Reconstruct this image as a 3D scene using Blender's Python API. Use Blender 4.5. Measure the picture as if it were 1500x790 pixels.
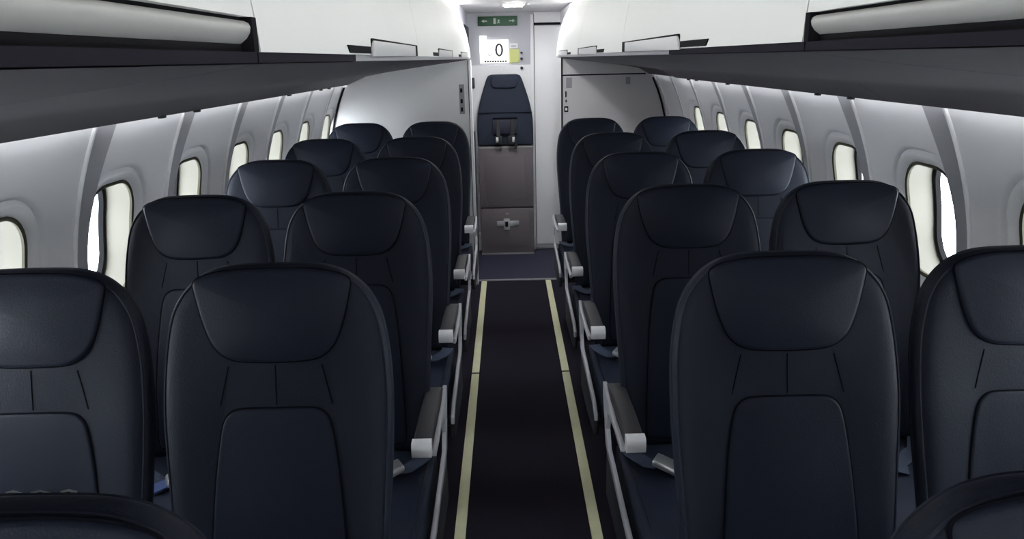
import bpy, bmesh, math, random
from mathutils import Vector, Matrix
random.seed(4)
for o in list(bpy.data.objects): bpy.data.objects.remove(o)
scene = bpy.context.scene
COL = scene.collection
R = math.radians

# ------------------------------------------------------------------ camera
F_PX = 1095.1
PITCH, ROLL, YAW = R(15.78), R(-1.297), R(0.117)
CAM = Vector((-0.0354, 0.0, 1.56))
fwd = Vector((math.sin(YAW)*math.cos(PITCH), math.cos(YAW)*math.cos(PITCH), -math.sin(PITCH)))
rgt = Vector((math.cos(YAW), -math.sin(YAW), 0)); upv = rgt.cross(fwd)
r2 = rgt*math.cos(ROLL) + upv*math.sin(ROLL); u2 = -rgt*math.sin(ROLL) + upv*math.cos(ROLL)
cd = bpy.data.cameras.new('camera'); cam = bpy.data.objects.new('camera', cd); COL.objects.link(cam)
cd.sensor_fit = 'HORIZONTAL'; cd.sensor_width = 36.0; cd.lens = F_PX/1500*36.0
cd.clip_start = 0.02; cd.clip_end = 200
cam.matrix_world = Matrix(((r2.x, u2.x, -fwd.x, CAM.x), (r2.y, u2.y, -fwd.y, CAM.y), (r2.z, u2.z, -fwd.z, CAM.z), (0, 0, 0, 1)))
scene.camera = cam

# ------------------------------------------------------------------ world, light levels, exposure
WORLD_STRENGTH = 18.0
STRIP_STRENGTH = 8.5      # lamp strips along the tops of the bins
COVE_STRENGTH = 10.5       # lamp strips above the side walls
LAMP_STRENGTH = 95.0      # galley ceiling lamp
w = bpy.data.worlds.new('overcast'); scene.world = w; w.use_nodes = True
bg = w.node_tree.nodes['Background']; bg.inputs[0].default_value = (0.90, 0.96, 1.0, 1); bg.inputs[1].default_value = WORLD_STRENGTH
scene.view_settings.view_transform = 'Standard'; scene.view_settings.look = 'None'
scene.view_settings.gamma = 1.0; scene.view_settings.use_curve_mapping = False
scene.view_settings.exposure = 0.0

# ------------------------------------------------------------------ materials
def mat(name, col, rough=0.6, metal=0.0, bump=0.0, bscale=400.0, var=0.0, vscale=8.0, spec=0.5, emit=0.0, coat=0.0, sheen=0.0):
    m = bpy.data.materials.new(name); m.use_nodes = True
    nt = m.node_tree; b = nt.nodes['Principled BSDF']
    b.inputs['Base Color'].default_value = (*col, 1); b.inputs['Roughness'].default_value = rough
    b.inputs['Metallic'].default_value = metal; b.inputs['Specular IOR Level'].default_value = spec
    b.inputs['Coat Weight'].default_value = coat
    if sheen: b.inputs['Sheen Weight'].default_value = sheen; b.inputs['Sheen Roughness'].default_value = 0.4; b.inputs['Sheen Tint'].default_value = (0.55, 0.72, 1.0, 1)
    tc = nt.nodes.new('ShaderNodeTexCoord')
    if var > 0:
        n = nt.nodes.new('ShaderNodeTexNoise'); n.inputs['Scale'].default_value = vscale; n.inputs['Detail'].default_value = 5
        r = nt.nodes.new('ShaderNodeMapRange'); r.inputs[3].default_value = 1-var; r.inputs[4].default_value = 1+var
        mx = nt.nodes.new('ShaderNodeVectorMath'); mx.operation = 'SCALE'; mx.inputs[0].default_value = col
        nt.links.new(tc.outputs['Object'], n.inputs['Vector']); nt.links.new(n.outputs['Fac'], r.inputs[0])
        nt.links.new(r.outputs[0], mx.inputs['Scale']); nt.links.new(mx.outputs[0], b.inputs['Base Color'])
    if bump > 0:
        n2 = nt.nodes.new('ShaderNodeTexNoise'); n2.inputs['Scale'].default_value = bscale; n2.inputs['Detail'].default_value = 3
        bp = nt.nodes.new('ShaderNodeBump'); bp.inputs['Strength'].default_value = bump; bp.inputs['Distance'].default_value = 0.002
        nt.links.new(tc.outputs['Object'], n2.inputs['Vector']); nt.links.new(n2.outputs['Fac'], bp.inputs['Height'])
        nt.links.new(bp.outputs['Normal'], b.inputs['Normal'])
    if emit > 0:
        b.inputs['Emission Color'].default_value = (*col, 1); b.inputs['Emission Strength'].default_value = emit
    return m
M = {}
M['navy'] = mat('navy_leather', (0.0080, 0.0108, 0.0205), 0.55, bump=0.25, bscale=350, var=0.12, vscale=14, spec=0.20, sheen=0.03)
M['navypad'] = mat('navy_leather_pad', (0.0084, 0.0114, 0.0220), 0.50, bump=0.25, bscale=350, var=0.12, vscale=14, spec=0.20, sheen=0.08)
M['navycush'] = mat('navy_cushion', (0.016, 0.021, 0.040), 0.6, bump=0.25, bscale=350, var=0.12, vscale=14, spec=0.25, sheen=0.04)
M['piping'] = mat('navy_piping', (0.013, 0.017, 0.029), 0.6, spec=0.2)
M['seam'] = mat('dark_seam', (0.0035, 0.0042, 0.0075), 0.8, spec=0.05)
M['shell'] = mat('seat_back_shell', (0.03, 0.032, 0.04), 0.5)
M['armpad'] = mat('armrest_pad', (0.032, 0.032, 0.036), 0.55, bump=0.1)
M['armcap'] = mat('armrest_end_cap', (0.82, 0.82, 0.83), 0.42)
M['frame'] = mat('seat_frame_grey', (0.50, 0.50, 0.53), 0.45, metal=0.1)
M['legs'] = mat('seat_leg', (0.06, 0.06, 0.07), 0.5, metal=0.4)
M['belt'] = mat('belt_webbing', (0.06, 0.075, 0.12), 0.8, bump=0.4, bscale=900)
M['beltblue'] = mat('belt_label_blue', (0.05, 0.08, 0.22), 0.7)
M['buckle'] = mat('buckle_metal', (0.75, 0.75, 0.74), 0.3, metal=0.8)
M['black'] = mat('black_plastic', (0.012, 0.012, 0.014), 0.5)
M['wall'] = mat('sidewall_plastic', (0.83, 0.825, 0.84), 0.42, bump=0.05, bscale=900, var=0.02, vscale=3)
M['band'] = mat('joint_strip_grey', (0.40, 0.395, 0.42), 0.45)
M['edge_highlight'] = mat('edge_highlight_white', (0.93, 0.93, 0.93), 0.35)  # whiter than the wall lining, a painted highlight for the rib edges
M['lower'] = mat('lower_sidewall', (0.22, 0.22, 0.24), 0.7)
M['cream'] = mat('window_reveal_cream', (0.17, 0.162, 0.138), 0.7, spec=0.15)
M['gasket'] = mat('window_gasket', (0.008, 0.008, 0.009), 0.8, spec=0.15)
M['olive'] = mat('window_edge_seal', (0.05, 0.047, 0.03), 0.6, spec=0.2)
M['bin'] = mat('bin_door_white', (0.80, 0.80, 0.77), 0.55, var=0.01, vscale=3)
M['lip'] = mat('bin_lip_grey', (0.42, 0.42, 0.40), 0.4)
M['gap'] = mat('bin_shadow_gap', (0.008, 0.008, 0.010), 0.8, spec=0.08)
M['rail'] = mat('bin_rail_dark', (0.014, 0.013, 0.020), 0.8, spec=0.1)
M['railgrey'] = mat('bin_rail_grey', (0.30, 0.30, 0.32), 0.5)
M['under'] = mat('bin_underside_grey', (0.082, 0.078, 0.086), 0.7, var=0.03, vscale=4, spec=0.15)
M['paddle'] = mat('latch_paddle_silver', (0.50, 0.50, 0.51), 0.4, metal=0.2)
M['housing'] = mat('bin_housing', (0.55, 0.55, 0.55), 0.6)
M['part'] = mat('partition_grey', (0.80, 0.79, 0.79), 0.5, var=0.015, vscale=3)
M['partgrey'] = mat('partition_mid_grey', (0.58, 0.575, 0.58), 0.5, var=0.015, vscale=3)
M['white'] = mat('white_laminate', (0.90, 0.90, 0.91), 0.4)
M['ceil'] = mat('ceiling_white', (0.70, 0.70, 0.72), 0.6)
M['galley'] = mat('galley_wall', (0.55, 0.55, 0.60), 0.5)
M['carpet'] = mat('aisle_carpet', (0.021, 0.018, 0.028), 0.95, bump=0.8, bscale=500, var=0.35, vscale=120, spec=0.1)
M['vinyl'] = mat('galley_vinyl', (0.027, 0.029, 0.058), 0.65, var=0.15, vscale=60)
M['strip'] = mat('glow_strip', (0.80, 0.78, 0.50), 0.55, var=0.08, vscale=20)
M['alu'] = mat('threshold_aluminium', (0.55, 0.55, 0.56), 0.35, metal=0.6)
M['jump'] = mat('jump_seat_fabric', (0.013, 0.020, 0.038), 0.8, bump=0.3, bscale=600, var=0.1, vscale=30)
M['jumppanel'] = mat('jump_seat_panel', (0.135, 0.115, 0.122), 0.55, var=0.05, vscale=6)
M['jumpedge'] = mat('jump_seat_edge', (0.30, 0.29, 0.285), 0.45)
M['green'] = mat('exit_sign_green', (0.035, 0.11, 0.055), 0.5)
M['signwhite'] = mat('sign_print_pale', (0.55, 0.62, 0.55), 0.6)
M['lit'] = mat('backlit_white', (1.0, 1.0, 0.97), 0.6, emit=1.1)
M['ink'] = mat('dark_print', (0.06, 0.06, 0.07), 0.7)
M['yellow'] = mat('yellow_tag', (0.78, 0.82, 0.30), 0.6)
M['strip_light'] = mat('strip_lamp', (1.0, 0.99, 0.96), 0.6, emit=STRIP_STRENGTH)
M['cove_light'] = mat('cove_lamp', (0.96, 0.98, 1.0), 0.6, emit=COVE_STRENGTH)
M['lamp'] = mat('galley_lamp', (1.0, 1.0, 1.0), 0.6, emit=LAMP_STRENGTH)
M['navydark'] = mat('navy_trim', (0.010, 0.012, 0.030), 0.6)
gm = bpy.data.materials.new('window_glass'); gm.use_nodes = True; nt = gm.node_tree
nt.nodes.remove(nt.nodes['Principled BSDF'])
tr = nt.nodes.new('ShaderNodeBsdfTransparent'); tr.inputs[0].default_value = (0.96, 0.97, 0.98, 1)
gl = nt.nodes.new('ShaderNodeBsdfGlossy'); gl.inputs['Roughness'].default_value = 0.05
mx = nt.nodes.new('ShaderNodeMixShader'); mx.inputs[0].default_value = 0.06
nt.links.new(tr.outputs[0], mx.inputs[1]); nt.links.new(gl.outputs[0], mx.inputs[2])
nt.links.new(mx.outputs[0], nt.nodes['Material Output'].inputs['Surface']); M['glass'] = gm

# ------------------------------------------------------------------ helpers
class MB:
    def __init__(s): s.v = []; s.f = []
    def add(s, vs, fs):
        b = len(s.v); s.v += [tuple(p) for p in vs]; s.f += [tuple(b+i for i in q) for q in fs]; return s
    def box(s, x0, x1, y0, y1, z0, z1):
        return s.add([(x0,y0,z0),(x1,y0,z0),(x1,y1,z0),(x0,y1,z0),(x0,y0,z1),(x1,y0,z1),(x1,y1,z1),(x0,y1,z1)],
                     [(0,3,2,1),(4,5,6,7),(0,1,5,4),(1,2,6,5),(2,3,7,6),(3,0,4,7)])
    def prism(s, poly, a0, a1, axis='y'):
        n = len(poly)
        if axis == 'y': P = lambda p, a: (p[0], a, p[1])
        elif axis == 'x': P = lambda p, a: (a, p[0], p[1])
        else: P = lambda p, a: (p[0], p[1], a)
        vs = [P(p, a0) for p in poly] + [P(p, a1) for p in poly]
        fs = [(i, (i+1) % n, n+(i+1) % n, n+i) for i in range(n)] + [tuple(range(n-1, -1, -1)), tuple(range(n, 2*n))]
        return s.add(vs, fs)
    def loops(s, loops, cap0=True, cap1=True, closed=True):
        n = len(loops[0]); vs = [p for L in loops for p in L]; fs = []
        for k in range(len(loops)-1):
            for i in range(n if closed else n-1):
                j = (i+1) % n; fs.append((k*n+i, k*n+j, (k+1)*n+j, (k+1)*n+i))
        if cap0: fs.append(tuple(range(n-1, -1, -1)))
        if cap1: fs.append(tuple((len(loops)-1)*n+i for i in range(n)))
        return s.add(vs, fs)
    def tube(s, pts, r, n=8, closed=False, flat=1.0):
        pts = [Vector(p) for p in pts]; L = []
        m = len(pts); prev = None
        for i, p in enumerate(pts):
            a = pts[(i-1) % m] if (closed or i > 0) else p
            b = pts[(i+1) % m] if (closed or i < m-1) else p
            t = (b-a).normalized()
            if prev is None:
                ref = Vector((0, 0, 1)) if abs(t.z) < 0.9 else Vector((0, 1, 0))
                u = t.cross(ref).normalized()
            else:
                u = (prev - t*prev.dot(t)).normalized()
            prev = u; vv = t.cross(u)
            L.append([p + (u*math.cos(2*math.pi*k/n) + vv*math.sin(2*math.pi*k/n)*flat)*r for k in range(n)])
        if closed: L.append(L[0]); return s.loops(L, False, False)
        return s.loops(L)
    def build(s, name, material, parent=None, smooth=True, bevel=0.0, ang=40, seg=2):
        me = bpy.data.meshes.new(name)
        bm = bmesh.new()
        vs = [bm.verts.new(p) for p in s.v]
        for q in s.f:
            try: bm.faces.new([vs[i] for i in q])
            except ValueError: pass
        bmesh.ops.remove_doubles(bm, verts=bm.verts, dist=1e-6)
        bmesh.ops.recalc_face_normals(bm, faces=bm.faces)
        if bevel > 0:
            es = [e for e in bm.edges if len(e.link_faces) == 2 and e.calc_face_angle(0) > R(30)]
            bmesh.ops.bevel(bm, geom=es, offset=bevel, segments=seg, profile=0.5, affect='EDGES', clamp_overlap=True)
        if smooth:
            for f in bm.faces: f.smooth = True
            for e in bm.edges:
                if len(e.link_faces) == 2 and e.calc_face_angle(0) > R(ang): e.smooth = False
        bm.to_mesh(me); bm.free()
        me.materials.append(M[material])
        o = bpy.data.objects.new(name, me); COL.objects.link(o)
        if parent: o.parent = parent
        return o
def tag(o, label=None, cat=None, group=None, kind=None):
    if label: o['label'] = label
    if cat: o['category'] = cat
    if group: o['group'] = group
    if kind: o['kind'] = kind
    return o
def empty(name, loc=(0, 0, 0)):
    o = bpy.data.objects.new(name, None); COL.objects.link(o); o.location = loc; o.empty_display_size = 0.1; return o
def copy_tree(o, parent=None):
    c = o.copy(); COL.objects.link(c); c.parent = parent
    for ch in list(o.children): copy_tree(ch, c)
    return c
def sm(t): t = max(0.0, min(1.0, t)); return t*t*(3-2*t)
def interp(tab, s):                       # tab: (s, value) descending s
    for (a, va), (b, vb) in zip(tab, tab[1:]):
        if s <= a and s >= b: return va + (vb-va)*(a-s)/(a-b)
    return tab[0][1] if s > tab[0][0] else tab[-1][1]
def rounded(pts, rad, seg=5):             # polygon with rounded corners
    out = []; n = len(pts)
    for i in range(n):
        p = Vector(pts[i]); a = Vector(pts[i-1]); b = Vector(pts[(i+1) % n])
        r = rad[i] if isinstance(rad, (list, tuple)) else rad
        da = (a-p); db = (b-p); r = min(r, da.length*0.49, db.length*0.49)
        p0 = p + da.normalized()*r; p1 = p + db.normalized()*r
        for k in range(seg+1):
            t = k/seg; out.append(tuple((1-t)**2*p0 + 2*t*(1-t)*p + t*t*p1))
    return out

# ------------------------------------------------------------------ dimensions of the cabin
WZ, WR = 0.85, 1.255                       # side wall: circle centre height, radius
T = 0.555                                  # window pitch
YR0 = 1.985                                # a rib of the side wall
Y_BACK, Y_LP, Y_RP, Y_END = -4.65, 5.15, 6.05, 6.14
Z_CEIL = 1.905
G = {-1: 0.268, 1: 0.302}                  # bin inboard edge on each side

def wall_pt(side, a, y, off):              # a = arc height above the circle centre, off = outward
    th = a/WR; r = WR+off
    return (side*r*math.cos(th), y, WZ+r*math.sin(th))
def arc(z): return WR*math.asin((z-WZ)/WR)
A0, A1, AC = arc(0.28), arc(1.50), arc(1.048)
WHW, WHH, WRAD = 0.148, 0.178, 0.108
SC = 0.241                                 # window centre within the bay
RIB, BAND = 0.0135, 0.14
def rib(s):                                # inward height of the wall lining across one bay
    if s < BAND: return RIB*(1-s/BAND)*(1-0.15*math.sin(math.pi*s/BAND))
    if s > 0.39: return RIB*((s-0.39)/(T-0.39))**2
    return 0.0
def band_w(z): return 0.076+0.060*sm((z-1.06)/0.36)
def win_outline(n_corner=9, grow=0.0):
    hw, hh, r = WHW+grow, WHH+grow, WRAD+grow
    pts = []
    for cx, cy, a0 in ((hw-r, hh-r, 0), (-hw+r, hh-r, 90), (-hw+r, -hh+r, 180), (hw-r, -hh+r, 270)):
        for k in range(n_corner):
            a = R(a0+90*k/(n_corner-1)); pts.append((cx+r*math.cos(a), cy+r*math.sin(a)))
    out = []
    for i, p in enumerate(pts):            # subdivide the straight runs
        q = pts[(i+1) % len(pts)]; d = math.hypot(q[0]-p[0], q[1]-p[1]); out.append(p)
        m = int(d/0.03)
        for k in range(1, m+1): out.append((p[0]+(q[0]-p[0])*k/(m+1), p[1]+(q[1]-p[1])*k/(m+1)))
    return out
FUN = 0.014
def panel_mesh(side):
    rays = []
    x0, x1, a0, a1 = 0.002-SC, T-0.002-SC, A0-AC, A1-AC
    outline = win_outline()
    angs = sorted({round(math.atan2(p[1], p[0]), 5) for p in outline} |
                  {round(math.atan2(b, a), 5) for a in (x0, x1) for b in (a0, a1)} |
                  {round(-math.pi+2*math.pi*k/120+0.013, 5) for k in range(120)})
    def cast(poly, an):
        dx, dy = math.cos(an), math.sin(an); best = None
        for i in range(len(poly)):
            p, q = poly[i], poly[(i+1) % len(poly)]
            ex, ey = q[0]-p[0], q[1]-p[1]; den = dx*ey-dy*ex
            if abs(den) < 1e-12: continue
            t = (p[0]*ey-p[1]*ex)/den; u = (p[0]*dy-p[1]*dx)/den
            if t > 0 and -1e-6 <= u <= 1+1e-6 and (best is None or t < best): best = t
        return best
    rect = [(x0, a0), (x1, a0), (x1, a1), (x0, a1)]
    loops = None
    near = [0, 0.006, 0.016, 0.026, 0.033, 0.038, 0.042, 0.046, 0.050, 0.054, 0.059, 0.066]
    nr = len(near)+12
    loops = [[] for _ in range(nr)]
    for an in angs:
        ri, ro = cast(outline, an), cast(rect, an)
        span = ro-ri; ds = [d*min(1, span*0.8/0.066) for d in near]
        last = ds[-1]
        ds += [last+(span-last)*(k/12) for k in range(1, 13)]
        for k, d in enumerate(ds):
            r = ri+d; s = r*math.cos(an)+SC; a = r*math.sin(an)+AC
            dd = d if k < len(near) else d
            fl = FUN*(1-sm(dd/0.045))+0.004*(1-sm(dd/0.03))+0.012*math.exp(-((dd-0.046)/0.0075)**2)
            off = -rib(s)*(1-(1-sm(dd/0.06))*0.85)+fl
            loops[k].append(wall_pt(side, a, s, off))
    mb = MB(); mb.loops(loops, False, False)
    # turned-back edge round the whole panel
    ed = [(p[0]+side*0.02, p[1], p[2]) for p in loops[-1]]
    mb.loops([loops[-1], ed], False, False)
    return mb
def blank_panel(side):
    mb = MB(); rows = []
    for i in range(25):
        s = 0.002+(T-0.004)*i/24
        rows.append([wall_pt(side, A0+(A1-A0)*k/24, s, -rib(s)) for k in range(25)])
    mb.loops(rows, False, False, closed=False)
    return mb
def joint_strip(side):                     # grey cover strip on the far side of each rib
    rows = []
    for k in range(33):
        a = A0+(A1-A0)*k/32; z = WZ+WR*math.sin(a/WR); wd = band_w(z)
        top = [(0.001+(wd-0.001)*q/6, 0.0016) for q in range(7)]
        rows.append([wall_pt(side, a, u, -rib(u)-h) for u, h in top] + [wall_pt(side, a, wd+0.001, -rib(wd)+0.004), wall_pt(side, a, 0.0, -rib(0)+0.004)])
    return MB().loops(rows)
def highlight_bead(side):  # added white tube that stands in for the bright highlight along each rib
    return MB().tube([wall_pt(side, A0+(A1-A0)*k/32, T-0.004, -RIB-0.001) for k in range(33)], 0.0065, 8)
def window_parts(side):
    o = win_outline()
    def ring(grow_xy, off): return [wall_pt(side, AC+p[1], SC+p[0], off) for p in win_outline(grow=grow_xy)]
    def inset(ds, off):
        pts = win_outline()
        return [wall_pt(side, AC+p[1]*(1-ds/WHH), SC+p[0]*(1-ds/WHW), off) for p in pts]
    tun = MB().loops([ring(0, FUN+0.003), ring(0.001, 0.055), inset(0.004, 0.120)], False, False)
    seal = MB().tube(ring(-0.001, FUN+0.007), 0.0070, 6, closed=True)
    gas = MB().loops([inset(0.002, 0.104), inset(0.008, 0.100), inset(0.018, 0.102), inset(0.022, 0.116), inset(0.0, 0.122), inset(-0.003, 0.116), inset(0.002, 0.104)], False, False)
    c = [inset(0.014, 0.1165), inset(0.014, 0.1195)]
    pane = MB().loops(c)
    return tun, seal, gas, pane

# ------------------------------------------------------------------ setting: floor, walls, ceiling
tag(MB().box(-1.10, 1.10, Y_BACK, 5.225, -0.03, 0.0).build('floor', 'carpet', smooth=False), 'dark purple black carpet of the aisle and seat rows', 'floor', kind='structure')
tag(MB().box(-1.10, 1.10, 5.245, Y_END, -0.03, 0.001).build('floor_galley', 'vinyl', smooth=False), 'dark blue vinyl floor in front of the jump seat', 'floor', kind='structure')
tag(MB().box(-0.40, 0.75, 5.222, 5.248, -0.02, 0.006).build('trim_1', 'alu', smooth=False), 'thin metal threshold between dark carpet and blue vinyl', 'threshold', kind='structure')
tag(MB().box(-1.2, -0.27, Y_BACK-0.03, Y_BACK, 0.0, Z_CEIL).box(0.27, 1.2, Y_BACK-0.03, Y_BACK, 0.0, Z_CEIL).box(-0.27, 0.27, Y_BACK-0.03, Y_BACK, 1.85, Z_CEIL).build('wall_back', 'part', smooth=False), 'light grey end wall with an open doorway added for frontal daylight', 'wall', kind='structure')  # doorway is made up, out of view, to let daylight in from behind the camera
tag(MB().prism([(-0.52, Z_CEIL), (0.55, Z_CEIL), (0.55, Z_CEIL+0.03), (-0.52, Z_CEIL+0.03)], Y_BACK, Y_END).build('ceiling', 'ceil', smooth=False), 'flat pale ceiling over the aisle and galley', 'ceiling', kind='structure')
n_win = 0
tpl = {}
for side in (-1, 1):
    nm = 'wall_left' if side < 0 else 'wall_right'
    y1 = Y_END
    mb = MB()
    lo = [wall_pt(side, arc(z), 0, 0) for z in (0.10, 0.16, 0.22, 0.285)]
    poly = [(side*1.0, 0.0)] + [(p[0], p[2]) for p in lo] + [(lo[-1][0]+side*0.02, 0.285), (side*1.30, 0.10), (side*1.10, -0.02)]
    mb.prism(poly, Y_BACK, y1)
    wl = mb.build(nm, 'lower', ang=50)
    tag(wl, 'light grey curved cabin side wall ' + ('ending at the partition with the bright white edge' if side < 0 else 'running on past the seats to the placarded partition'), 'wall', kind='structure')
    pm = panel_mesh(side).build('sidewall_panel', 'wall', wl, ang=55)
    bl = blank_panel(side).build('sidewall_panel', 'wall', wl, ang=55)
    tun, seal, gas, pane = window_parts(side)
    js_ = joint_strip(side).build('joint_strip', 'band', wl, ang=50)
    eb_ = highlight_bead(side).build('highlight_bead', 'edge_highlight', wl)
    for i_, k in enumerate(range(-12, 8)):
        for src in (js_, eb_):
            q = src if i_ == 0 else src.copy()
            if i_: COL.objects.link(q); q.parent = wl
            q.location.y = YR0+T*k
    first = True
    ks = range(-11, 6)
    for k in ks:
        p = pm if first else pm.copy()
        if not first: COL.objects.link(p); p.parent = wl
        p.location.y = YR0+T*k
        n_win += 1
        wn = empty('window_%d' % n_win, (0, YR0+T*k, 0))
        tag(wn, 'rounded cabin window with cream reveal in the ' + ('wall that ends at the white edged partition' if side < 0 else 'wall that runs on to the placarded partition'), 'window', 'windows of the wall ending at the white edged partition' if side < 0 else 'windows of the wall running to the placarded partition', 'structure')
        if first:
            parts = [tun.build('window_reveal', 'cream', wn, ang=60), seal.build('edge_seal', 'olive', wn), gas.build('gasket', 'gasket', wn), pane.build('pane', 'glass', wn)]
        else:
            for q in parts:
                c = q.copy(); COL.objects.link(c); c.parent = wn
        first = False
    bs = [-12, 6, 7]
    for i, k in enumerate(bs):
        b = bl if i == 0 else bl.copy()
        if i: COL.objects.link(b); b.parent = wl
        b.location.y = YR0+T*k
    # backing strip behind each panel joint and upper wall behind the bins
    up = MB()
    pts = [wall_pt(side, arc(z), 0, 0.03) for z in (1.47, 1.55, 1.65, 1.75, 1.85, 1.93)]
    poly = [(p[0], p[2]) for p in pts] + [(p[0]+side*0.02, p[2]) for p in reversed(pts)]
    up.prism(poly, Y_BACK, y1)
    up.build('upper_sidewall', 'housing', wl)
    bk = MB()
    for k in range(-12, 9):
        y = YR0+T*k
        if y > y1 + 0.1: continue
        L = []
        for z in (0.2, 0.45, 0.7, 0.95, 1.2, 1.35, 1.52):
            a = arc(z); L.append([wall_pt(side, a, y-0.012, 0.030), wall_pt(side, a, y+0.012, 0.030), wall_pt(side, a, y+0.012, 0.040), wall_pt(side, a, y-0.012, 0.040)])
        bk.loops(L)
    bk.build('joint_backing', 'wall', wl)

# ------------------------------------------------------------------ overhead bins
CURVE = [(0.0, 1.571), (0.002, 1.60), (0.006, 1.635), (0.013, 1.68), (0.022, 1.722), (0.035, 1.765), (0.050, 1.806), (0.072, 1.848)]
UND = [(0.0, 1.560), (0.10, 1.546), (0.30, 1.522), (0.55, 1.490), (0.70, 1.465)]
EDGE = (1.094, 1.412)
def bin_unit(side, y0, y1, label, near=False, latch=None):
    g = G[side]
    t = empty('overhead_bin', (0, y0, 0)); L = y1-y0; e = 0.0015
    tag(t, label, 'overhead bin', 'overhead bins along the cabin')
    X = lambda u: side*(g+u)
    cv = list(CURVE)
    if near:                                # door stops higher, over a rounded grey lip
        zc = 1.602
        cv = [(0.0025, zc)] + [p for p in CURVE if p[1] > zc+0.004]
    poly = [(X(u), z) for u, z in cv] + [(X(u+0.016), z) for u, z in reversed(cv)]
    d = MB().prism(poly, e, L-e).build('door', 'bin', t, ang=35)
    if near:
        lip = [(0.008, 1.5985), (0.004, 1.5965), (0.0025, 1.593), (0.0035, 1.588), (0.007, 1.583), (0.013, 1.5785), (0.021, 1.575), (0.034, 1.572), (0.034, 1.5985)]
        ye = L-0.014
        MB().prism([(X(u), z) for u, z in lip], e, ye).build('bin_lip', 'lip', t, ang=60)
        MB().prism([(X(0.0008), 1.571), (X(0.04), 1.571), (X(0.04), 1.602), (X(0.0008), 1.602)], ye, L-e).build('lip_end_gap', 'gap', t, smooth=False)
        MB().prism([(X(0.0135), 1.5712), (X(0.03), 1.5712), (X(0.03), 1.582), (X(0.0135), 1.582)], e, ye).build('lip_shadow_gap', 'gap', t, smooth=False)
        MB().prism([(X(0.012), 1.5985), (X(0.03), 1.5985), (X(0.03), 1.604), (X(0.012), 1.604)], e, L-e).build('lip_gap', 'gap', t, smooth=False)
    # lower rail under the door
    for (ya, yb, mname) in ([(e, L-e, 'rail')] if latch is None or latch.get('rail') is None else [(e, latch['rail']-y0, 'rail'), (latch['rail']-y0, L-e, 'railgrey')] if latch['rail'] > y0 else [(e, L-e, 'railgrey')]):
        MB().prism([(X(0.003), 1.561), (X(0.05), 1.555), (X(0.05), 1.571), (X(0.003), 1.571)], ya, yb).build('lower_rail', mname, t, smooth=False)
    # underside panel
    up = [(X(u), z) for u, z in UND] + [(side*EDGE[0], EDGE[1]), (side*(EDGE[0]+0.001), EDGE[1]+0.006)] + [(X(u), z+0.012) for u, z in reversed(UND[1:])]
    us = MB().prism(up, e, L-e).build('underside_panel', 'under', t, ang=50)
    # carcass above and behind the door
    hs = [(X(u+0.018), z) for u, z in CURVE] + [(X(0.10), 1.868), (X(0.14), 1.925), (side*0.86, 1.84), (side*1.00, 1.70), (side*1.06, 1.53), (side*1.065, 1.472)] + [(X(u), z+0.014) for u, z in reversed(UND[1:])]
    MB().prism(hs, e, L-e).build('carcass', 'housing', t, ang=50)
    if latch:
        a, b, r0 = latch['paddle'][0]-y0, latch['paddle'][1]-y0, latch['recess']-y0
        # cut-out border, silver paddle and dark finger recess
        def onface(u0, pts, dz=0.0): return [(X(u), y, z) for (y, z, u) in pts]
        zt, zb = 1.598, 1.572
        fr = MB(); P = rounded([(a+0.004, zb-0.001), (b+0.07, zb-0.001), (b+0.07, zt), (a-0.004, zt+0.001)], [0.001, 0.001, 0.004, 0.012])
        fr.loops([[(X(-0.0015), y, z) for y, z in P], [(X(0.012), y, z) for y, z in P]])
        lr = fr.build('latch_recess', 'gap', d)
        P = rounded([(a-0.02, zb-0.003), (b, zb-0.001), (b, zt-0.003), (a, zt-0.003)], [0.001, 0.001, 0.002, 0.010])
        pd = MB().loops([[(X(-0.0045), y, z) for y, z in P], [(X(-0.001), y, z) for y, z in P]]).build('latch_paddle', 'paddle', d, bevel=0.0015)
        P = rounded([(r0+0.012, zb+0.001), (a-0.016, zb+0.001), (a-0.016, zb+0.0125), (r0, zb+0.0125)], [0.004, 0.001, 0.001, 0.001])
        MB().loops([[(X(-0.0015), y, z) for y, z in P], [(X(0.010), y, z) for y, z in P]]).build('finger_recess', 'gap', d)
    # small clips hanging from the outer edge
    for yc in ([0.25, 0.52] if L < 1.5 else [0.30, 0.95, 1.15]):
        MB().box(side*EDGE[0]-0.008, side*EDGE[0]+0.008, yc-0.014, yc+0.014, EDGE[1]-0.006, EDGE[1]+0.004).build('edge_clip', 'black', us, bevel=0.002)
    return t
bin_unit(-1, Y_BACK, 0.742, 'bin with raised door edge over a rounded grey lip, opposite the placarded partition side', near=True)
bin_unit(1, Y_BACK, 0.885, 'bin with raised door edge over a rounded grey lip, on the placarded partition side', near=True)
for side, y0s, ol in ((-1, (0.742, 2.095, 3.45, Y_LP), 'over the row beside the white edged partition wall'), (1, (0.885, 2.255, 3.62, 5.15), 'on the side of the placarded partition')):
    words = ('third closed white bin from the galley, large silver latch,', 'second closed white bin from the galley', 'closed white bin next to the galley')
    for i in range(3):
        y0, y1 = y0s[i], y0s[i+1]
        dx = 0.62 if side < 0 else 0.63
        lt = dict(recess=y0+0.41, paddle=(y0+dx, y0+dx+(0.62 if side < 0 else 0.66)), rail=(1.225 if side < 0 else 1.62) if i == 0 else y0-1)
        bin_unit(side, y0, y1, words[i] + ' ' + ('on the white edged partition side' if side < 0 else 'on the placarded partition side'), latch=lt)
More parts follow.
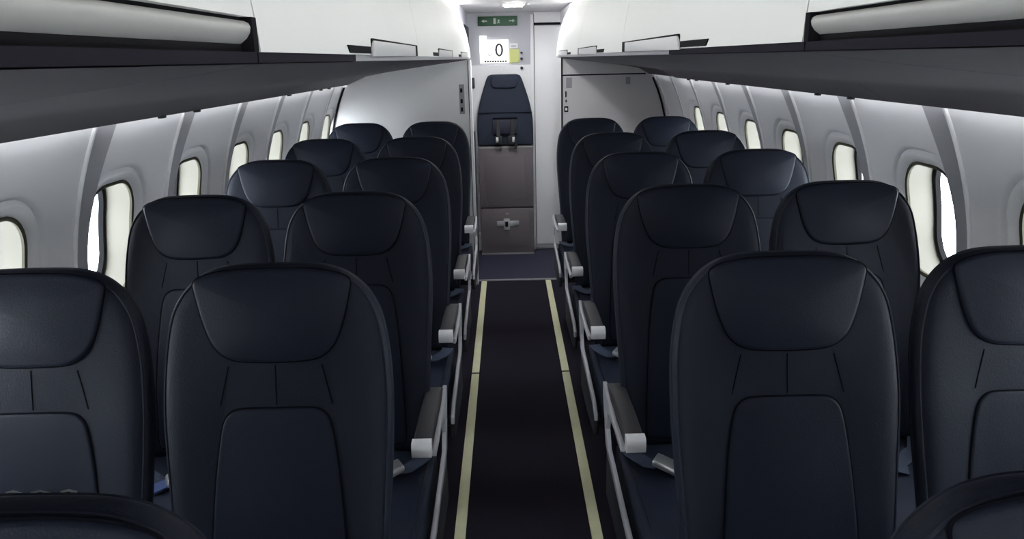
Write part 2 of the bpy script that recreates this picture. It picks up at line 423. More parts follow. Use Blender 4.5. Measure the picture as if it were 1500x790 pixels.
# lamp strips: along the bin tops and above the side walls
for side in (-1, 1):
    g = G[side]; t = empty('ceiling_strip_light', (0, Y_BACK, 0))
    wd = 'the white edged partition side' if side < 0 else 'the placarded partition side'
    tag(t, 'long white strip lamp above the bin doors on ' + wd, 'light', 'strip lamps over the bins')
    L = 5.13-Y_BACK
    MB().prism([(side*(g+0.074), 1.8515), (side*(g+0.098), 1.880), (side*(g+0.104), 1.876), (side*(g+0.080), 1.8475)], 0.0, L).build('diffuser', 'strip_light', t, smooth=False)
    MB().prism([(side*(g+0.082), 1.8475), (side*(g+0.106), 1.876), (side*(g+0.102), 1.90), (side*(g+0.112), 1.90), (side*(g+0.118), 1.874), (side*(g+0.092), 1.846)], 0.0, L).build('lamp_housing', 'housing', t, smooth=False)
    t = empty('cove_light', (0, Y_BACK+0.02, 0))
    tag(t, 'hidden strip lamp washing the top of the side wall on ' + wd, 'light', 'cove lamps over the windows')
    L = Y_LP-Y_BACK-0.04
    MB().prism([(side*1.055, 1.452), (side*1.082, 1.458), (side*1.082, 1.462), (side*1.055, 1.456)], 0.0, L).build('diffuser', 'cove_light', t, smooth=False)
    MB().prism([(side*1.052, 1.4565), (side*1.085, 1.4635), (side*1.085, 1.470), (side*1.052, 1.470)], 0.0, L).build('lamp_housing', 'housing', t, smooth=False)

# ------------------------------------------------------------------ twin seats
SLOPE = math.atan(0.22); SS, CS = math.sin(SLOPE), math.cos(SLOPE)
def spine(x, s):
    n = 0.012*math.exp(-((s+0.55)/0.16)**2)
    n += 0.010*sm((abs(x)-0.07)/0.12)*sm((-s-0.12)/0.2)
    return n
def BP(x, s, n):                           # backrest coordinates to seat coordinates (local y=0 at the top of the back)
    n += spine(x, s)
    return (x, -0.022 + s*SS - n*CS, 1.196 + s*CS + n*SS)
OUT = [(0.006, 0.0), (0.005, 0.06), (0.001, 0.098), (-0.010, 0.131), (-0.028, 0.158), (-0.054, 0.181), (-0.09, 0.199), (-0.14, 0.210), (-0.20, 0.2165), (-0.27, 0.2185), (-0.34, 0.2165), (-0.42, 0.212), (-0.54, 0.205), (-0.66, 0.200), (-0.745, 0.196), (-0.76, 0.185), (-0.764, 0.12), (-0.764, 0.0)]
def catmull(P, m=4):
    out = []
    for i in range(len(P)-1):
        p0 = P[max(i-1, 0)]; p1 = P[i]; p2 = P[i+1]; p3 = P[min(i+2, len(P)-1)]
        for k in range(m):
            t = k/m
            out.append(tuple(0.5*((2*b)+(-a+c)*t+(2*a-5*b+4*c-d)*t*t+(-a+3*b-3*c+d)*t**3) for a, b, c, d in zip(p0, p1, p2, p3)))
    out.append(P[-1]); return out
def closed_outline(half, m=3):             # half: (s, x) from the top centre round to the bottom centre
    h = catmull(half, m)
    right = [(x, s) for s, x in h]; left = [(-x, s) for s, x in reversed(h[1:-1])]
    return right + left
def offset_outline(P, d):
    n = len(P); out = []
    for i in range(n):
        a = Vector(P[i-1]); b = Vector(P[(i+1) % n]); t = (b-a).normalized(); nn = Vector((t.y, -t.x))
        out.append(tuple(Vector(P[i]) + nn*d))
    return out
OUTL = closed_outline(OUT)
_c = Vector((0, -0.38))
if (Vector(offset_outline(OUTL, 0.01)[5])-_c).length > (Vector(OUTL[5])-_c).length: INS = -1
else: INS = 1
def scale_o(P, k, c=(0, -0.38)): return [(c[0]+(x-c[0])*k, c[1]+(s-c[1])*k) for x, s in P]
def back_mesh():
    ins = lambda d: offset_outline(OUTL, INS*d)
    base = ins(0.030); L = []
    for k in (0.02, 0.15, 0.3, 0.45, 0.6, 0.72, 0.84, 0.93): L.append([BP(x, s, 0.0) for x, s in scale_o(base, k)])
    L.append([BP(x, s, 0.0) for x, s in base])
    for d, n in ((0.018, -0.002), (0.009, -0.006), (0.003, -0.013), (0.0, -0.023), (0.002, -0.034), (0.008, -0.044), (0.019, -0.052), (0.035, -0.057)):
        L.append([BP(x, s, n) for x, s in ins(d)])
    b2 = ins(0.035)
    for k in (0.8, 0.5, 0.2, 0.02): L.append([BP(x, s, -0.057-0.03*(1-k)) for x, s in scale_o(b2, k)])
    return MB().loops(L)
def pad_mesh(half, c, h, edge, dome, sink=0.006):
    P = closed_outline(half, 3); L = []
    n = len(P)
    def off(d):
        o = offset_outline(P, INS*d); return o
    L.append([BP(x, s, -sink) for x, s in P])
    L.append([BP(x, s, 0.0) for x, s in P])
    for k in range(1, 5):
        a = k/4*math.pi/2
        L.append([BP(x, s, h*math.sin(a)) for x, s in off(edge*(1-math.cos(a)))])
    base = off(edge)
    for k in (0.9, 0.78, 0.64, 0.48, 0.3, 0.12, 0.02):
        L.append([BP(x, s, h + dome*(1-k*k)) for x, s in scale_o(base, k, c)])
    return MB().loops(L)
HEAD = [(-0.004, 0.0), (-0.005, 0.06), (-0.009, 0.10), (-0.016, 0.128), (-0.024, 0.143), (-0.034, 0.1475), (-0.055, 0.144), (-0.09, 0.136), (-0.125, 0.125), (-0.150, 0.113), (-0.167, 0.096), (-0.177, 0.072), (-0.180, 0.04), (-0.181, 0.0)]
LUMB = [(-0.268, 0.0), (-0.268, 0.05), (-0.270, 0.075), (-0.278, 0.090), (-0.292, 0.100), (-0.32, 0.107), (-0.37, 0.114), (-0.43, 0.120), (-0.54, 0.127), (-0.66, 0.131), (-0.72, 0.130), (-0.735, 0.11), (-0.737, 0.0)]
def piping_pts(d, n): return [BP(x, s, n) for x, s in offset_outline(OUTL, INS*d) if s > -0.74]
def ordered_piping(d, n):
    h = [(s, x) for x, s in offset_outline(OUTL, INS*d)]
    m = len(OUTL)//2
    pts = [offset_outline(OUTL, INS*d)[i] for i in list(range(m+1, len(OUTL))) + list(range(0, m))]
    return [BP(x, s, n) for x, s in pts if s > -0.735]
def cushion_mesh(x0, x1):
    # profile in (y, z), the front edge rolled down
    prof = [(-0.155, 0.445), (-0.20, 0.456), (-0.30, 0.452), (-0.42, 0.456), (-0.54, 0.468), (-0.60, 0.468), (-0.635, 0.460), (-0.655, 0.440), (-0.660, 0.415), (-0.650, 0.37), (-0.63, 0.345), (-0.59, 0.335), (-0.40, 0.335), (-0.155, 0.335)]
    cx = (x0+x1)/2; hw = (x1-x0)/2; cz, cyy = 0.40, -0.41
    L = []
    for u, k in ((-1.0, 0.86), (-0.985, 0.93), (-0.95, 0.975), (-0.88, 1.0), (-0.6, 1.0), (-0.3, 0.985), (0, 0.975), (0.3, 0.985), (0.6, 1.0), (0.88, 1.0), (0.95, 0.975), (0.985, 0.93), (1.0, 0.86)):
        L.append([(cx+u*hw, cyy+(y-cyy)*(1-(1-k)*0.25), cz+(z-cz)*k) for y, z in prof])
    return MB().loops(L)
def ribbon(pts, w, th=0.0015):
    pts = [Vector(p) for p in pts]; L = []
    for i, p in enumerate(pts):
        t = (pts[min(i+1, len(pts)-1)]-pts[max(i-1, 0)]).normalized()
        sd = t.cross(Vector((0, 0, 1))).normalized() if abs(t.z) < 0.95 else Vector((0, 1, 0)); nn = sd.cross(t)
        L.append([p+sd*w/2+nn*th, p-sd*w/2+nn*th, p-sd*w/2-nn*th, p+sd*w/2-nn*th])
    return MB().loops(L)
def arm_mesh():
    # pad seen from the side in (y, z): from the pivot forward
    top = [(-0.075, 0.598), (-0.10, 0.617), (-0.16, 0.630), (-0.30, 0.636), (-0.44, 0.634), (-0.455, 0.632)]
    bot = [(-0.455, 0.606), (-0.44, 0.603), (-0.30, 0.600), (-0.16, 0.590), (-0.10, 0.580), (-0.075, 0.575)]
    return top+bot
def make_twin(side):
    """side = +1: aisle at -x. Origin on the floor, x = 0 between the two seats, y = 0 at the top of the backs."""
    t = empty('passenger_seat')
    for q, xc in ((0, -0.23*side), (1, 0.23*side)):        # q = 0: the aisle seat
        bk = back_mesh().build('backrest', 'navy', t, ang=60)
        hd = pad_mesh(HEAD, (0, -0.09), 0.007, 0.010, 0.010).build('headrest', 'navypad', bk, ang=60)
        lb = pad_mesh(LUMB, (0, -0.5), 0.004, 0.007, 0.004).build('lumbar_panel', 'navypad', bk, ang=60)
        MB().tube([BP(x, s, 0.0008) for x, s in closed_outline(HEAD, 3)], 0.0022, 5, closed=True).build('headrest_seam', 'seam', bk)
        MB().tube([BP(x, s, 0.0008) for x, s in closed_outline(LUMB, 3)], 0.0022, 5, closed=True).build('lumbar_seam', 'seam', bk)
        MB().tube(ordered_piping(0.0085, -0.0060), 0.0024, 6).build('piping', 'piping', bk)
        MB().tube(ordered_piping(0.0025, -0.034), 0.0022, 6).build('piping', 'piping', bk)
        for xs, s0, s1 in ((0, -0.187, -0.262), (-0.088, -0.188, -0.262), (0.088, -0.188, -0.262)):
            MB().tube([BP(xs*(1+0.05*k), s0+(s1-s0)*k/4, 0.0) for k in range(5)], 0.0013, 5).build('stitched_seam', 'seam', bk)
        bk.location.x = xc
        cu = cushion_mesh(-0.215, 0.215).build('seat_cushion', 'navycush', t, ang=60); cu.location.x = xc
        MB().tube([(xx, -0.41+(y+0.41)*0.985, z) for xx in (-0.196,) for y, z in ((-0.17, 0.452), (-0.3, 0.452), (-0.42, 0.456), (-0.54, 0.467), (-0.6, 0.467), (-0.64, 0.455))], 0.0025, 6).build('piping', 'piping', cu)
        MB().tube([(0.196, -0.41+(y+0.41)*0.985, z) for y, z in ((-0.17, 0.452), (-0.3, 0.452), (-0.42, 0.456), (-0.54, 0.467), (-0.6, 0.467), (-0.64, 0.455))], 0.0025, 6).build('piping', 'piping', cu)
        # lap belt lying on the cushion, buckle towards the aisle
        bx = xc - side*(0.115 if q == 0 else 0.0)
        by = -0.335
        b1 = ribbon([(xc-side*0.195, -0.20, 0.466), (xc-side*0.185, -0.25, 0.466), (bx-side*0.03, by+0.03, 0.462), (bx-side*0.005, by+0.012, 0.468), (bx, by, 0.472)], 0.045)
        b1 = b1.build('seat_belt', 'belt', t)
        b2 = ribbon([(xc+side*0.195, -0.20, 0.466), (xc+side*0.165, -0.26, 0.462), (xc+side*0.08, -0.33, 0.460), (bx+side*0.07, by-0.035, 0.461), (bx+side*0.035, by-0.015, 0.468)], 0.045).build('seat_belt', 'belt', t)
        P = rounded([(-0.034, -0.026), (0.036, -0.026), (0.036, 0.026), (-0.034, 0.026)], 0.008, 4)
        an = -0.5*side
        rot = lambda x, y: (x*math.cos(an)-y*math.sin(an), x*math.sin(an)+y*math.cos(an))
        def lift(x, y, z): X, Y = rot(x, y); return (bx+X+side*0.01, by+Y-0.01, z+(x)*0.25*side*-1)
        MB().loops([[lift(x, y, 0.476) for x, y in P], [lift(x*1.0, y, 0.486) for x, y in P], [lift(x*0.9, y*0.85, 0.493) for x, y in P]]).build('buckle', 'buckle', b2, bevel=0.001)
        if q: MB().loops([[lift(x*0.5-0.05, y*0.9, 0.474) for x, y in P], [lift(x*0.5-0.05, y*0.9, 0.481) for x, y in P]]).build('belt_label', 'beltblue', b1)
    # armrests: aisle, centre, window
    for xa, kind in ((-0.4435*side, 'aisle'), (0.0, 'centre'), (0.468*side, 'window')):
        wdt = 0.0235 if kind == 'aisle' else 0.020
        prof = arm_mesh()
        ar = MB().prism(prof, xa-wdt, xa+wdt, 'x').build('armrest', 'armpad', t, bevel=0.006, seg=3)
        MB().prism(rounded([(-0.454, 0.6385), (-0.478, 0.637), (-0.486, 0.622), (-0.482, 0.596), (-0.452, 0.598)], [0.002, 0.008, 0.008, 0.008, 0.002], 3), xa-wdt-0.0012, xa+wdt+0.0012, 'x').build('end_cap', 'armcap', ar, bevel=0.003)
        if kind == 'aisle':
            xo = -0.470*side
            sp = [(-0.072, 0.610), (-0.10, 0.612), (-0.16, 0.600), (-0.30, 0.592), (-0.44, 0.596), (-0.44, 0.578), (-0.30, 0.572), (-0.185, 0.560), (-0.165, 0.50), (-0.20, 0.455), (-0.40, 0.437), (-0.59, 0.424), (-0.655, 0.395), (-0.655, 0.370), (-0.585, 0.400), (-0.40, 0.412), (-0.20, 0.425), (-0.150, 0.44), (-0.118, 0.50), (-0.085, 0.56)]
            MB().prism(sp, xo-side*0.006, xo+side*0.006, 'x').build('side_frame', 'frame', t, bevel=0.002)
            MB().prism([(-0.16, 0.425), (-0.40, 0.412), (-0.585, 0.400), (-0.64, 0.37), (-0.62, 0.30), (-0.40, 0.28), (-0.16, 0.28)], xo-side*0.004, xo+side*0.012, 'x').build('side_shroud', 'shell', t, bevel=0.003)
        else:
            MB().prism([(-0.06, 0.62), (-0.11, 0.59), (-0.13, 0.50), (-0.16, 0.34), (-0.10, 0.33), (-0.05, 0.45)], xa-0.008, xa+0.008, 'x').build('arm_bracket', 'legs', t, bevel=0.002)
    # frame tubes and legs
    for y in (-0.22, -0.52):
        MB().tube([(-0.46, y, 0.315), (0.46, y, 0.315)], 0.018, 10).build('cross_tube', 'legs', t)
    for x in (-0.30, 0.30):
        MB().tube([(x, -0.54, 0.31), (x, -0.555, 0.16), (x, -0.56, 0.006)], 0.014, 8).build('leg', 'legs', t)
        MB().tube([(x, -0.24, 0.31), (x, -0.16, 0.16), (x, -0.10, 0.006)], 0.014, 8).build('leg', 'legs', t)
        MB().box(x-0.02, x+0.02, -0.60, -0.06, 0.0, 0.012).build('floor_rail', 'legs', t, bevel=0.002)
    return t
ROWS = [1.372-0.79+0.79*i for i in range(5)] + [4.678]
ordn = ['sixth', 'fifth', 'fourth', 'third', 'second', 'first']
for side in (-1, 1):
    proto = make_twin(side)
    for i, y in enumerate(ROWS):
        t = proto if i == 0 else copy_tree(proto)
        t.location = (side*0.713, y, 0)
        where = 'on the placarded partition side' if side > 0 else 'on the white edged partition side'
        tag(t, 'dark navy twin passenger seat, %s row from the galley, %s' % (ordn[i], where), 'seat', 'twin passenger seats')
    if side < 0:                           # worn silvery trim on the top rear edge of the nearest back
        near_l = proto
for ch in near_l.children:
    if ch.name.startswith('backrest') and ch.location.x > 0:
        for x0, x1, rr in ((-0.032, -0.026, 0.0009), (-0.014, 0.000, 0.0012), (0.009, 0.026, 0.0008), (0.036, 0.050, 0.0012)):
            MB().tube([BP(x0, 0.0035, -0.040), BP((x0+x1)/2, 0.005, -0.040), BP(x1, 0.0030, -0.040)], rr, 6).build('worn_trim', 'buckle', ch)

# ------------------------------------------------------------------ aisle marking strips
for side in (-1, 1):
    for a, b, wd in ((-4.0, 1.995, 'farthest from the galley'), (2.0, 3.553, 'in the middle of the aisle'), (3.571, 5.215, 'ending at the metal threshold')):
        x = 0.004+side*0.232
        o = MB().box(x-0.019, x+0.019, a, b, -0.001, 0.004).build('floor_marking_strip', 'strip', bevel=0.001)
        tag(o, 'pale yellow green floor strip %s, along the seats on the %s side' % (wd, 'white edged partition' if side < 0 else 'placarded partition'), 'floor strip', 'floor marking strips')

# ------------------------------------------------------------------ partitions and galley
def und_z(side, x):                        # underside height at |x|
    pts = [(G[side]+u, z) for u, z in UND] + [EDGE]
    for (a, za), (b, zb) in zip(pts, pts[1:]):
        if a <= x <= b: return za+(zb-za)*(x-a)/(b-a)
    return pts[0][1] if x < pts[0][0] else pts[-1][1]
def wall_poly(side, x_in, z_top, y):       # partition outline from inner edge to the curved wall
    pts = [(side*x_in, 0.0), (side*1.02, 0.0)]
    for z in (0.12, 0.3, 0.5, 0.7, 0.9, 1.1, 1.25, 1.40): p = wall_pt(side, arc(z), 0, 0.012); pts.append((p[0], p[2]))
    if z_top is None:
        pts += [(side*1.06, 1.53), (side*1.0, 1.68), (side*0.86, 1.84), (side*(G[side]+0.14), 1.90)]
        pts += [(side*(G[side]+u+0.02), z) for u, z in reversed(CURVE)] + [(side*x_in, 1.56)]
        return pts
    for x in (1.09, 0.95, 0.75, 0.5): pts.append((side*x, z_top(x)))
    pts.append((side*x_in, z_top(x_in)))
    return pts
lp = MB().prism(wall_poly(-1, 0.284, None, Y_LP), Y_LP, Y_LP+0.025).build('wall_partition_left', 'part', smooth=False)
tag(lp, 'light grey partition behind the seats with a bright white edge strip', 'partition', kind='structure')
MB().box(-0.285, -0.266, Y_LP-0.012, Y_LP+0.04, 0.0, 1.556).build('edge_trim', 'white', lp, bevel=0.003)
MB().box(-0.290, -0.2855, Y_LP-0.004, Y_LP+0.002, 0.0, 1.55).build('edge_joint', 'gap', lp, smooth=False)
# dark seal where the partition meets the curved wall
for pr_, sd, yy in ((lp, -1, Y_LP),):
    MB().tube([wall_pt(sd, arc(z), yy-0.006, -0.010) for z in (0.5, 0.7, 0.9, 1.0, 1.1, 1.2, 1.3, 1.40)], 0.007, 6).build('wall_seal', 'gasket', pr_)
for z, kk in ((1.36, 0), (1.29, 1), (1.235, 2)):
    MB().box(-0.345, -0.33, Y_LP-0.004, Y_LP, z-0.014, z+0.014).build('latch_hole', 'gasket', lp, smooth=False)
MB().box(-0.353, -0.318, Y_LP-0.002, Y_LP, 1.205, 1.40).build('latch_plate', 'railgrey', lp, smooth=False)
zt = lambda x: 1.60-(x-0.40)*0.19
rp = MB().prism(wall_poly(1, 0.405, zt, Y_RP), Y_RP, Y_RP+0.025).build('wall_partition_right', 'partgrey', smooth=False)
tag(rp, 'grey partition with small placards near its edge and a dark joint across the top', 'partition', kind='structure')
MB().box(0.403, 1.06, Y_RP-0.004, Y_RP, 1.418, 1.428).build('top_joint', 'gasket', rp, smooth=False)
MB().box(0.398, 0.408, Y_RP-0.006, Y_RP+0.03, 0.0, 1.56).build('edge_trim', 'gasket', rp, smooth=False)
MB().tube([wall_pt(1, arc(z), Y_RP-0.006, -0.014) for z in (0.5, 0.7, 0.9, 1.0, 1.1, 1.2, 1.3, 1.40)], 0.007, 6).build('wall_seal', 'gasket', rp)
for (x0, x1, z0, z1, mn) in ((0.435, 0.480, 1.325, 1.405, 'railgrey'), (0.428, 0.438, 1.255, 1.30, 'gasket'), (0.430, 0.440, 1.215, 1.235, 'gasket'), (0.420, 0.452, 1.14, 1.185, 'gasket'), (0.905, 0.94, 1.345, 1.40, 'railgrey')):
    MB().box(x0, x1, Y_RP-0.004, Y_RP, z0, z1).build('placard', mn, rp, smooth=False)
MB().box(0.428, 0.444, Y_RP-0.006, Y_RP-0.003, 1.152, 1.173).build('placard_field', 'part', rp, smooth=False)
# service panel that carries the bin underside on to that partition
sp = MB().prism([(x, und_z(1, x)+0.004) for x in (0.41, 0.5, 0.602, 0.852, 1.002, 1.09)]+[(x, und_z(1, x)+0.014) for x in (1.09, 1.002, 0.852, 0.602, 0.5, 0.41)], 5.152, Y_RP+0.02).build('trim_2', 'under', smooth=False)
tag(sp, 'grey panel sloping from the last bin to the placarded partition', 'panel', kind='structure')
sb = MB().prism([(0.395, 1.56), (0.395, 1.90), (0.415, 1.90), (0.415, 1.56)], 5.17, Y_RP+0.02).build('trim_3', 'white', smooth=False)
tag(sb, 'white fascia above the door area beyond the last bin', 'panel', kind='structure')
# end wall and corridor side
we = MB().box(-0.40, 1.25, Y_END, Y_END+0.03, 0.0, Z_CEIL).build('wall_front', 'galley', smooth=False)
tag(we, 'pale lavender grey wall behind the jump seat', 'wall', kind='structure')
MB().box(-0.33, 0.188, Y_END-0.012, Y_END, 0.0, 1.51).build('lower_lining', 'white', we, smooth=False)
MB().box(0.160, 0.188, Y_END-0.02, Y_END, 0.0, Z_CEIL-0.02).build('corner_post', 'white', we, bevel=0.004)
wc = MB().box(-0.36, -0.33, Y_LP+0.026, Y_END, 0.0, Z_CEIL).build('wall_corridor', 'galley', smooth=False)
tag(wc, 'narrow grey corridor wall beside the jump seat', 'wall', kind='structure')
MB().box(-0.33, -0.318, 5.55, Y_END-0.02, 1.53, 1.80).build('corridor_panel', 'navydark', wc, bevel=0.004)
MB().box(-0.33, -0.285, 5.72, 5.90, 0.0, 1.02).build('corridor_post', 'legs', wc, bevel=0.005)
dr = MB().box(0.192, 0.78, Y_END-0.022, Y_END-0.002, 0.05, 1.80).build('door_1', 'white', bevel=0.003)
tag(dr, 'tall plain white door panel beside the jump seat', 'door', kind='structure')
MB().box(0.192, 0.78, Y_END-0.014, Y_END-0.001, 1.806, 1.822).build('head_joint', 'gasket', dr, smooth=False)
MB().box(0.192, 0.78, Y_END-0.02, Y_END-0.001, 1.825, Z_CEIL-0.003).build('head_panel', 'white', dr, smooth=False)
MB().box(0.192, 0.78, Y_END-0.026, Y_END-0.001, 0.015, 0.045).build('kick_strip', 'railgrey', dr, smooth=False)
MB().box(0.186, 0.193, Y_END-0.014, Y_END-0.001, 0.0, Z_CEIL-0.02).build('side_joint', 'gasket', dr, smooth=False)
# handset on the corridor wall
hs = MB().prism(rounded([(-0.328, 1.335), (-0.285, 1.335), (-0.285, 1.42), (-0.328, 1.42)], 0.01, 3), Y_END-0.055, Y_END-0.014).build('handset', 'black', bevel=0.004)
tag(hs, 'small black handset on the wall beside the jump seat back', 'handset')
# ceiling lamp
cl = empty('ceiling_lamp', (0.025, 5.235, Z_CEIL)); tag(cl, 'square bright lamp set in the galley ceiling', 'lamp')
MB().box(-0.060, 0.060, -0.11, 0.11, -0.012, -0.002).build('diffuser', 'lamp', cl, bevel=0.003)
MB().box(-0.075, 0.075, -0.125, 0.125, -0.006, -0.0005).build('lamp_frame', 'white', cl, bevel=0.001)
# ---- exit sign
S = 6.12/5.979
def wx(x): return CAM.x+(x-CAM.x)*S
def wz(z): return CAM.z+(z-CAM.z)*S
yf = Y_END-0.028
es = empty('exit_sign', (wx(-0.09), Y_END-0.001, wz(1.801))); tag(es, 'dark green exit sign with pale arrows under the ceiling', 'sign')
ex0, ex1, ez0, ez1 = -0.153, 0.153, 0.0, 0.070
MB().box(ex0, ex1, -0.026, 0.0, ez0, ez1).build('sign_body', 'green', es, bevel=0.004)
def sgn(poly, parent, name='print', m='signwhite', y=-0.0275): return MB().prism(poly, y-0.001, y+0.0015).build(name, m, parent, smooth=False)
sgn([(-0.125, 0.035), (-0.105, 0.047), (-0.105, 0.039), (-0.082, 0.039), (-0.082, 0.031), (-0.105, 0.031), (-0.105, 0.023)], es, 'arrow')
sgn([(0.135, 0.035), (0.115, 0.047), (0.115, 0.039), (0.088, 0.039), (0.088, 0.031), (0.115, 0.031), (0.115, 0.023)], es, 'arrow')
sgn([(-0.032, 0.014), (-0.014, 0.014), (-0.014, 0.056), (-0.032, 0.056)], es, 'door_pictogram')
sgn([(-0.004, 0.018), (0.004, 0.030), (0.000, 0.040), (0.010, 0.046), (0.016, 0.040), (0.010, 0.030), (0.020, 0.020), (0.014, 0.018), (0.007, 0.026), (0.002, 0.016)], es, 'figure_pictogram')
# ---- lit notice panel
nx0, nx1, nz0, nz1 = wx(-0.233), wx(-0.013), wz(1.527), wz(1.700)
npn = empty('notice_panel', ((nx0+nx1)/2, Y_END-0.001, nz0)); tag(npn, 'bright white backlit notice panel with a dark outlined zero', 'sign')
hw = (nx1-nx0)/2; hh = nz1-nz0
MB().box(-hw, hw, -0.020, 0.0, 0, hh).build('panel_body', 'lit', npn, bevel=0.002)
ov = [(0.040+0.032*math.cos(a), hh*0.56+0.050*math.sin(a)) for a in [2*math.pi*k/28 for k in range(28)]]
mbz = MB().loops([[(x, -0.0208, z) for x, z in ov], [(0.040+(x-0.040)*0.50, -0.0208, hh*0.56+(z-hh*0.56)*0.72) for x, z in ov]], False, False)
mbz.build('printed_zero', 'ink', npn, smooth=False)
MB().tube([(-0.055, -0.021, 0.070), (-0.038, -0.021, 0.058), (-0.016, -0.021, 0.066)], 0.003, 5).build('printed_mark', 'ink', npn)
for i in range(9):
    x0 = -hw+0.035+i*0.020
    MB().box(x0, x0+0.015, -0.0215, -0.019, 0.006, 0.020).build('printed_line', 'ink', npn, smooth=False)
MB().box(-hw, -hw+0.055, -0.018, 0.0, hh+0.001, hh+0.030).build('top_tab', 'lit', npn, smooth=False)
yt = empty('yellow_tag', (wx(0.028), Y_END-0.001, wz(1.535))); tag(yt, 'pale yellow green tag beside the lit notice panel', 'tag')
MB().box(-0.036, 0.040, -0.012, 0.0, -0.008, 0.095).build('tag_body', 'yellow', yt, bevel=0.004)
MB().box(-0.030, 0.034, -0.012, 0.0, 0.098, 0.140).build('tag_top', 'white', yt, bevel=0.003)
MB().box(-0.02, 0.02, -0.0135, -0.011, 0.116, 0.121).build('printed_line', 'ink', yt, smooth=False)
for zz, r_ in ((1.60, 0.009), (1.555, 0.011), (1.487, 0.012)):
    kb = MB().tube([(wx(0.088 if zz > 1.5 else 0.087), Y_END-0.03, wz(zz)), (wx(0.088), Y_END-0.001, wz(zz))], r_, 12).build('wall_switch', 'black', bevel=0.001)
    tag(kb, 'small round black switch on the wall, ' + {1.60: 'topmost of three beside the yellow tag', 1.555: 'just below the topmost one by the yellow tag', 1.487: 'close above the jump seat shoulder'}[zz], 'switch', 'wall switches by the jump seat')
# ---- jump seat
JY = 5.985
js = empty('jump_seat', (-0.052, JY, 0)); tag(js, 'folded navy jump seat with grey brown panels facing the aisle', 'jump seat')
def jb(x, z, y): return (x, y, z)
half = [(1.440, 0.0), (1.440, 0.08), (1.436, 0.112), (1.420, 0.132), (1.36, 0.155), (1.25, 0.190), (1.14, 0.214), (1.05, 0.221), (0.96, 0.222), (0.905, 0.221), (0.892, 0.214), (0.890, 0.12), (0.890, 0.0)]
P = closed_outline([(s, x) for s, x in half], 3)
def offp(P, d): return offset_outline(P, INS*d)
L = [[(x, 0.10, z) for x, z in P], [(x, 0.035, z) for x, z in P]]
for k in range(1, 5):
    a = k/4*math.pi/2; L.append([(x, 0.035-0.022*math.sin(a), z) for x, z in offp(P, 0.018*(1-math.cos(a)))])
for k in (0.8, 0.5, 0.2, 0.02): L.append([(x, 0.013-0.008*(1-k*k), z) for x, z in scale_o(offp(P, 0.018), k, (0, 1.15))])
jbk = MB().loops(L).build('back_pad', 'jump', js, ang=60)
hp = [(1.428, 0.0), (1.428, 0.07), (1.420, 0.094), (1.40, 0.104), (1.37, 0.102), (1.345, 0.090), (1.337, 0.06), (1.336, 0.0)]
P = closed_outline(hp, 3); L = [[(x, 0.03, z) for x, z in P]]
for k in range(0, 5):
    a = k/4*math.pi/2; L.append([(x, 0.008-0.020*math.sin(a), z) for x, z in offp(P, 0.012*(1-math.cos(a)))])
L.append([(x, -0.015, z) for x, z in scale_o(offp(P, 0.012), 0.5, (0, 1.385))]); L.append([(x, -0.016, z) for x, z in scale_o(offp(P, 0.012), 0.03, (0, 1.385))])
MB().loops(L).build('headrest', 'jump', js, ang=60)
MB().box(-0.215, 0.215, -0.0005, 0.012, 1.148, 1.152).build('back_seam', 'seam', jbk, smooth=False)
MB().box(-0.095, 0.095, -0.010, 0.012, 1.10, 1.112).build('harness_slot', 'seam', js, bevel=0.002)
MB().box(-0.10, 0.10, -0.014, 0.012, 0.985, 1.098).build('stowage_pocket', 'navydark', js, bevel=0.006)
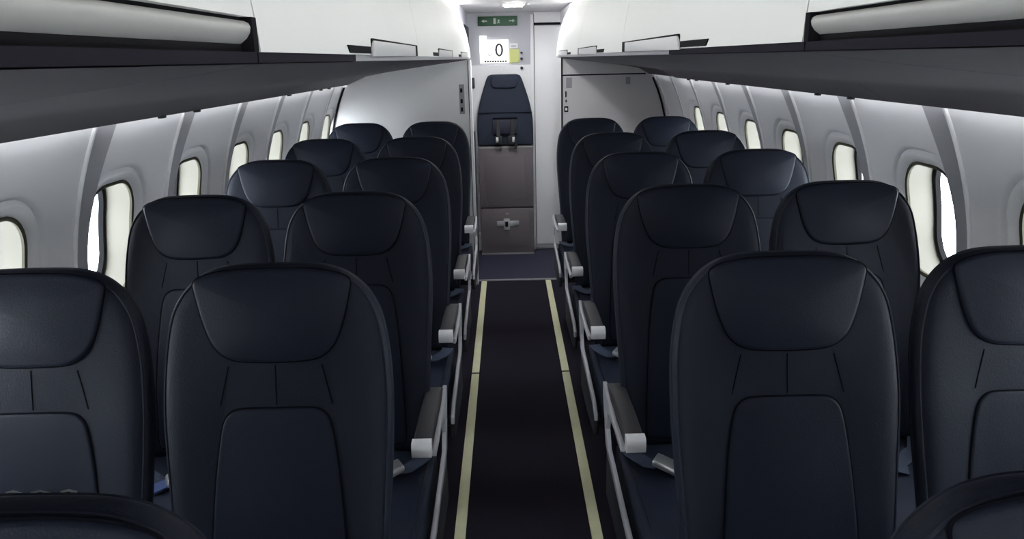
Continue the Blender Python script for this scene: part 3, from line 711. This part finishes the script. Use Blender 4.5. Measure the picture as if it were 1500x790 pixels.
for sx in (-1, 1):
    h = MB().tube([(sx*0.055, -0.012, 1.10), (sx*0.060, -0.022, 1.03), (sx*0.052, -0.030, 0.96)], 0.016, 8, flat=0.25).build('harness_strap', 'black', js)
    MB().loops([[(sx*0.052+x, -0.050, 0.945+z) for x, z in rounded([(-0.030, -0.035), (0.030, -0.035), (0.030, 0.03), (-0.030, 0.03)], 0.012, 3)], [(sx*0.052+x, -0.028, 0.945+z) for x, z in rounded([(-0.030, -0.035), (0.030, -0.035), (0.030, 0.03), (-0.030, 0.03)], 0.012, 3)]]).build('harness_fitting', 'black', h, bevel=0.003)
    MB().box(sx*0.052-0.010+0.012*sx, sx*0.052+0.010+0.012*sx, -0.054, -0.048, 0.925, 0.965).build('fitting_plate', 'buckle', h, bevel=0.002)
MB().tube([(0.07, -0.03, 0.93), (0.085, -0.045, 0.90), (0.075, -0.045, 0.868)], 0.013, 8, flat=0.4).build('harness_strap', 'black', js)
pn = MB().box(-0.217, 0.217, 0.0, 0.13, 0.395, 0.888).build('seat_pan', 'jumppanel', js, bevel=0.006)
MB().box(-0.212, 0.212, -0.003, 0.006, 0.872, 0.886).build('pan_edge', 'jumpedge', pn, bevel=0.002)
MB().prism(rounded([(-0.165, 0.46), (0.150, 0.46), (0.150, 0.82), (-0.165, 0.82)], 0.02, 3), -0.0025, 0.004).build('pan_inset', 'jumppanel', pn, bevel=0.0015)
bs = MB().box(-0.217, 0.217, 0.0, 0.13, 0.012, 0.386).build('base_box', 'jumppanel', js, bevel=0.006)
MB().prism(rounded([(-0.185, 0.06), (0.185, 0.06), (0.185, 0.345), (-0.185, 0.345)], 0.02, 3), -0.0025, 0.004).build('base_inset', 'jumppanel', bs, bevel=0.0015)
MB().box(-0.217, 0.217, -0.001, 0.12, 0.0, 0.014).build('base_foot', 'jumpedge', js, smooth=False)
zb = 0.262
bc = MB().box(-0.085, 0.095, -0.012, 0.0, zb-0.022, zb+0.022).build('latch', 'alu', js, bevel=0.004)
MB().box(-0.030, 0.020, -0.024, -0.008, zb-0.050, zb+0.044).build('latch_keeper', 'paddle', bc, bevel=0.005)
MB().box(-0.018, 0.006, -0.028, -0.020, zb-0.024, zb+0.020).build('latch_button', 'gasket', bc, bevel=0.003)
MB().box(-0.012, 0.012, -0.006, 0.0, zb+0.075, zb+0.085).build('latch_screw', 'jumpedge', bc, smooth=False)
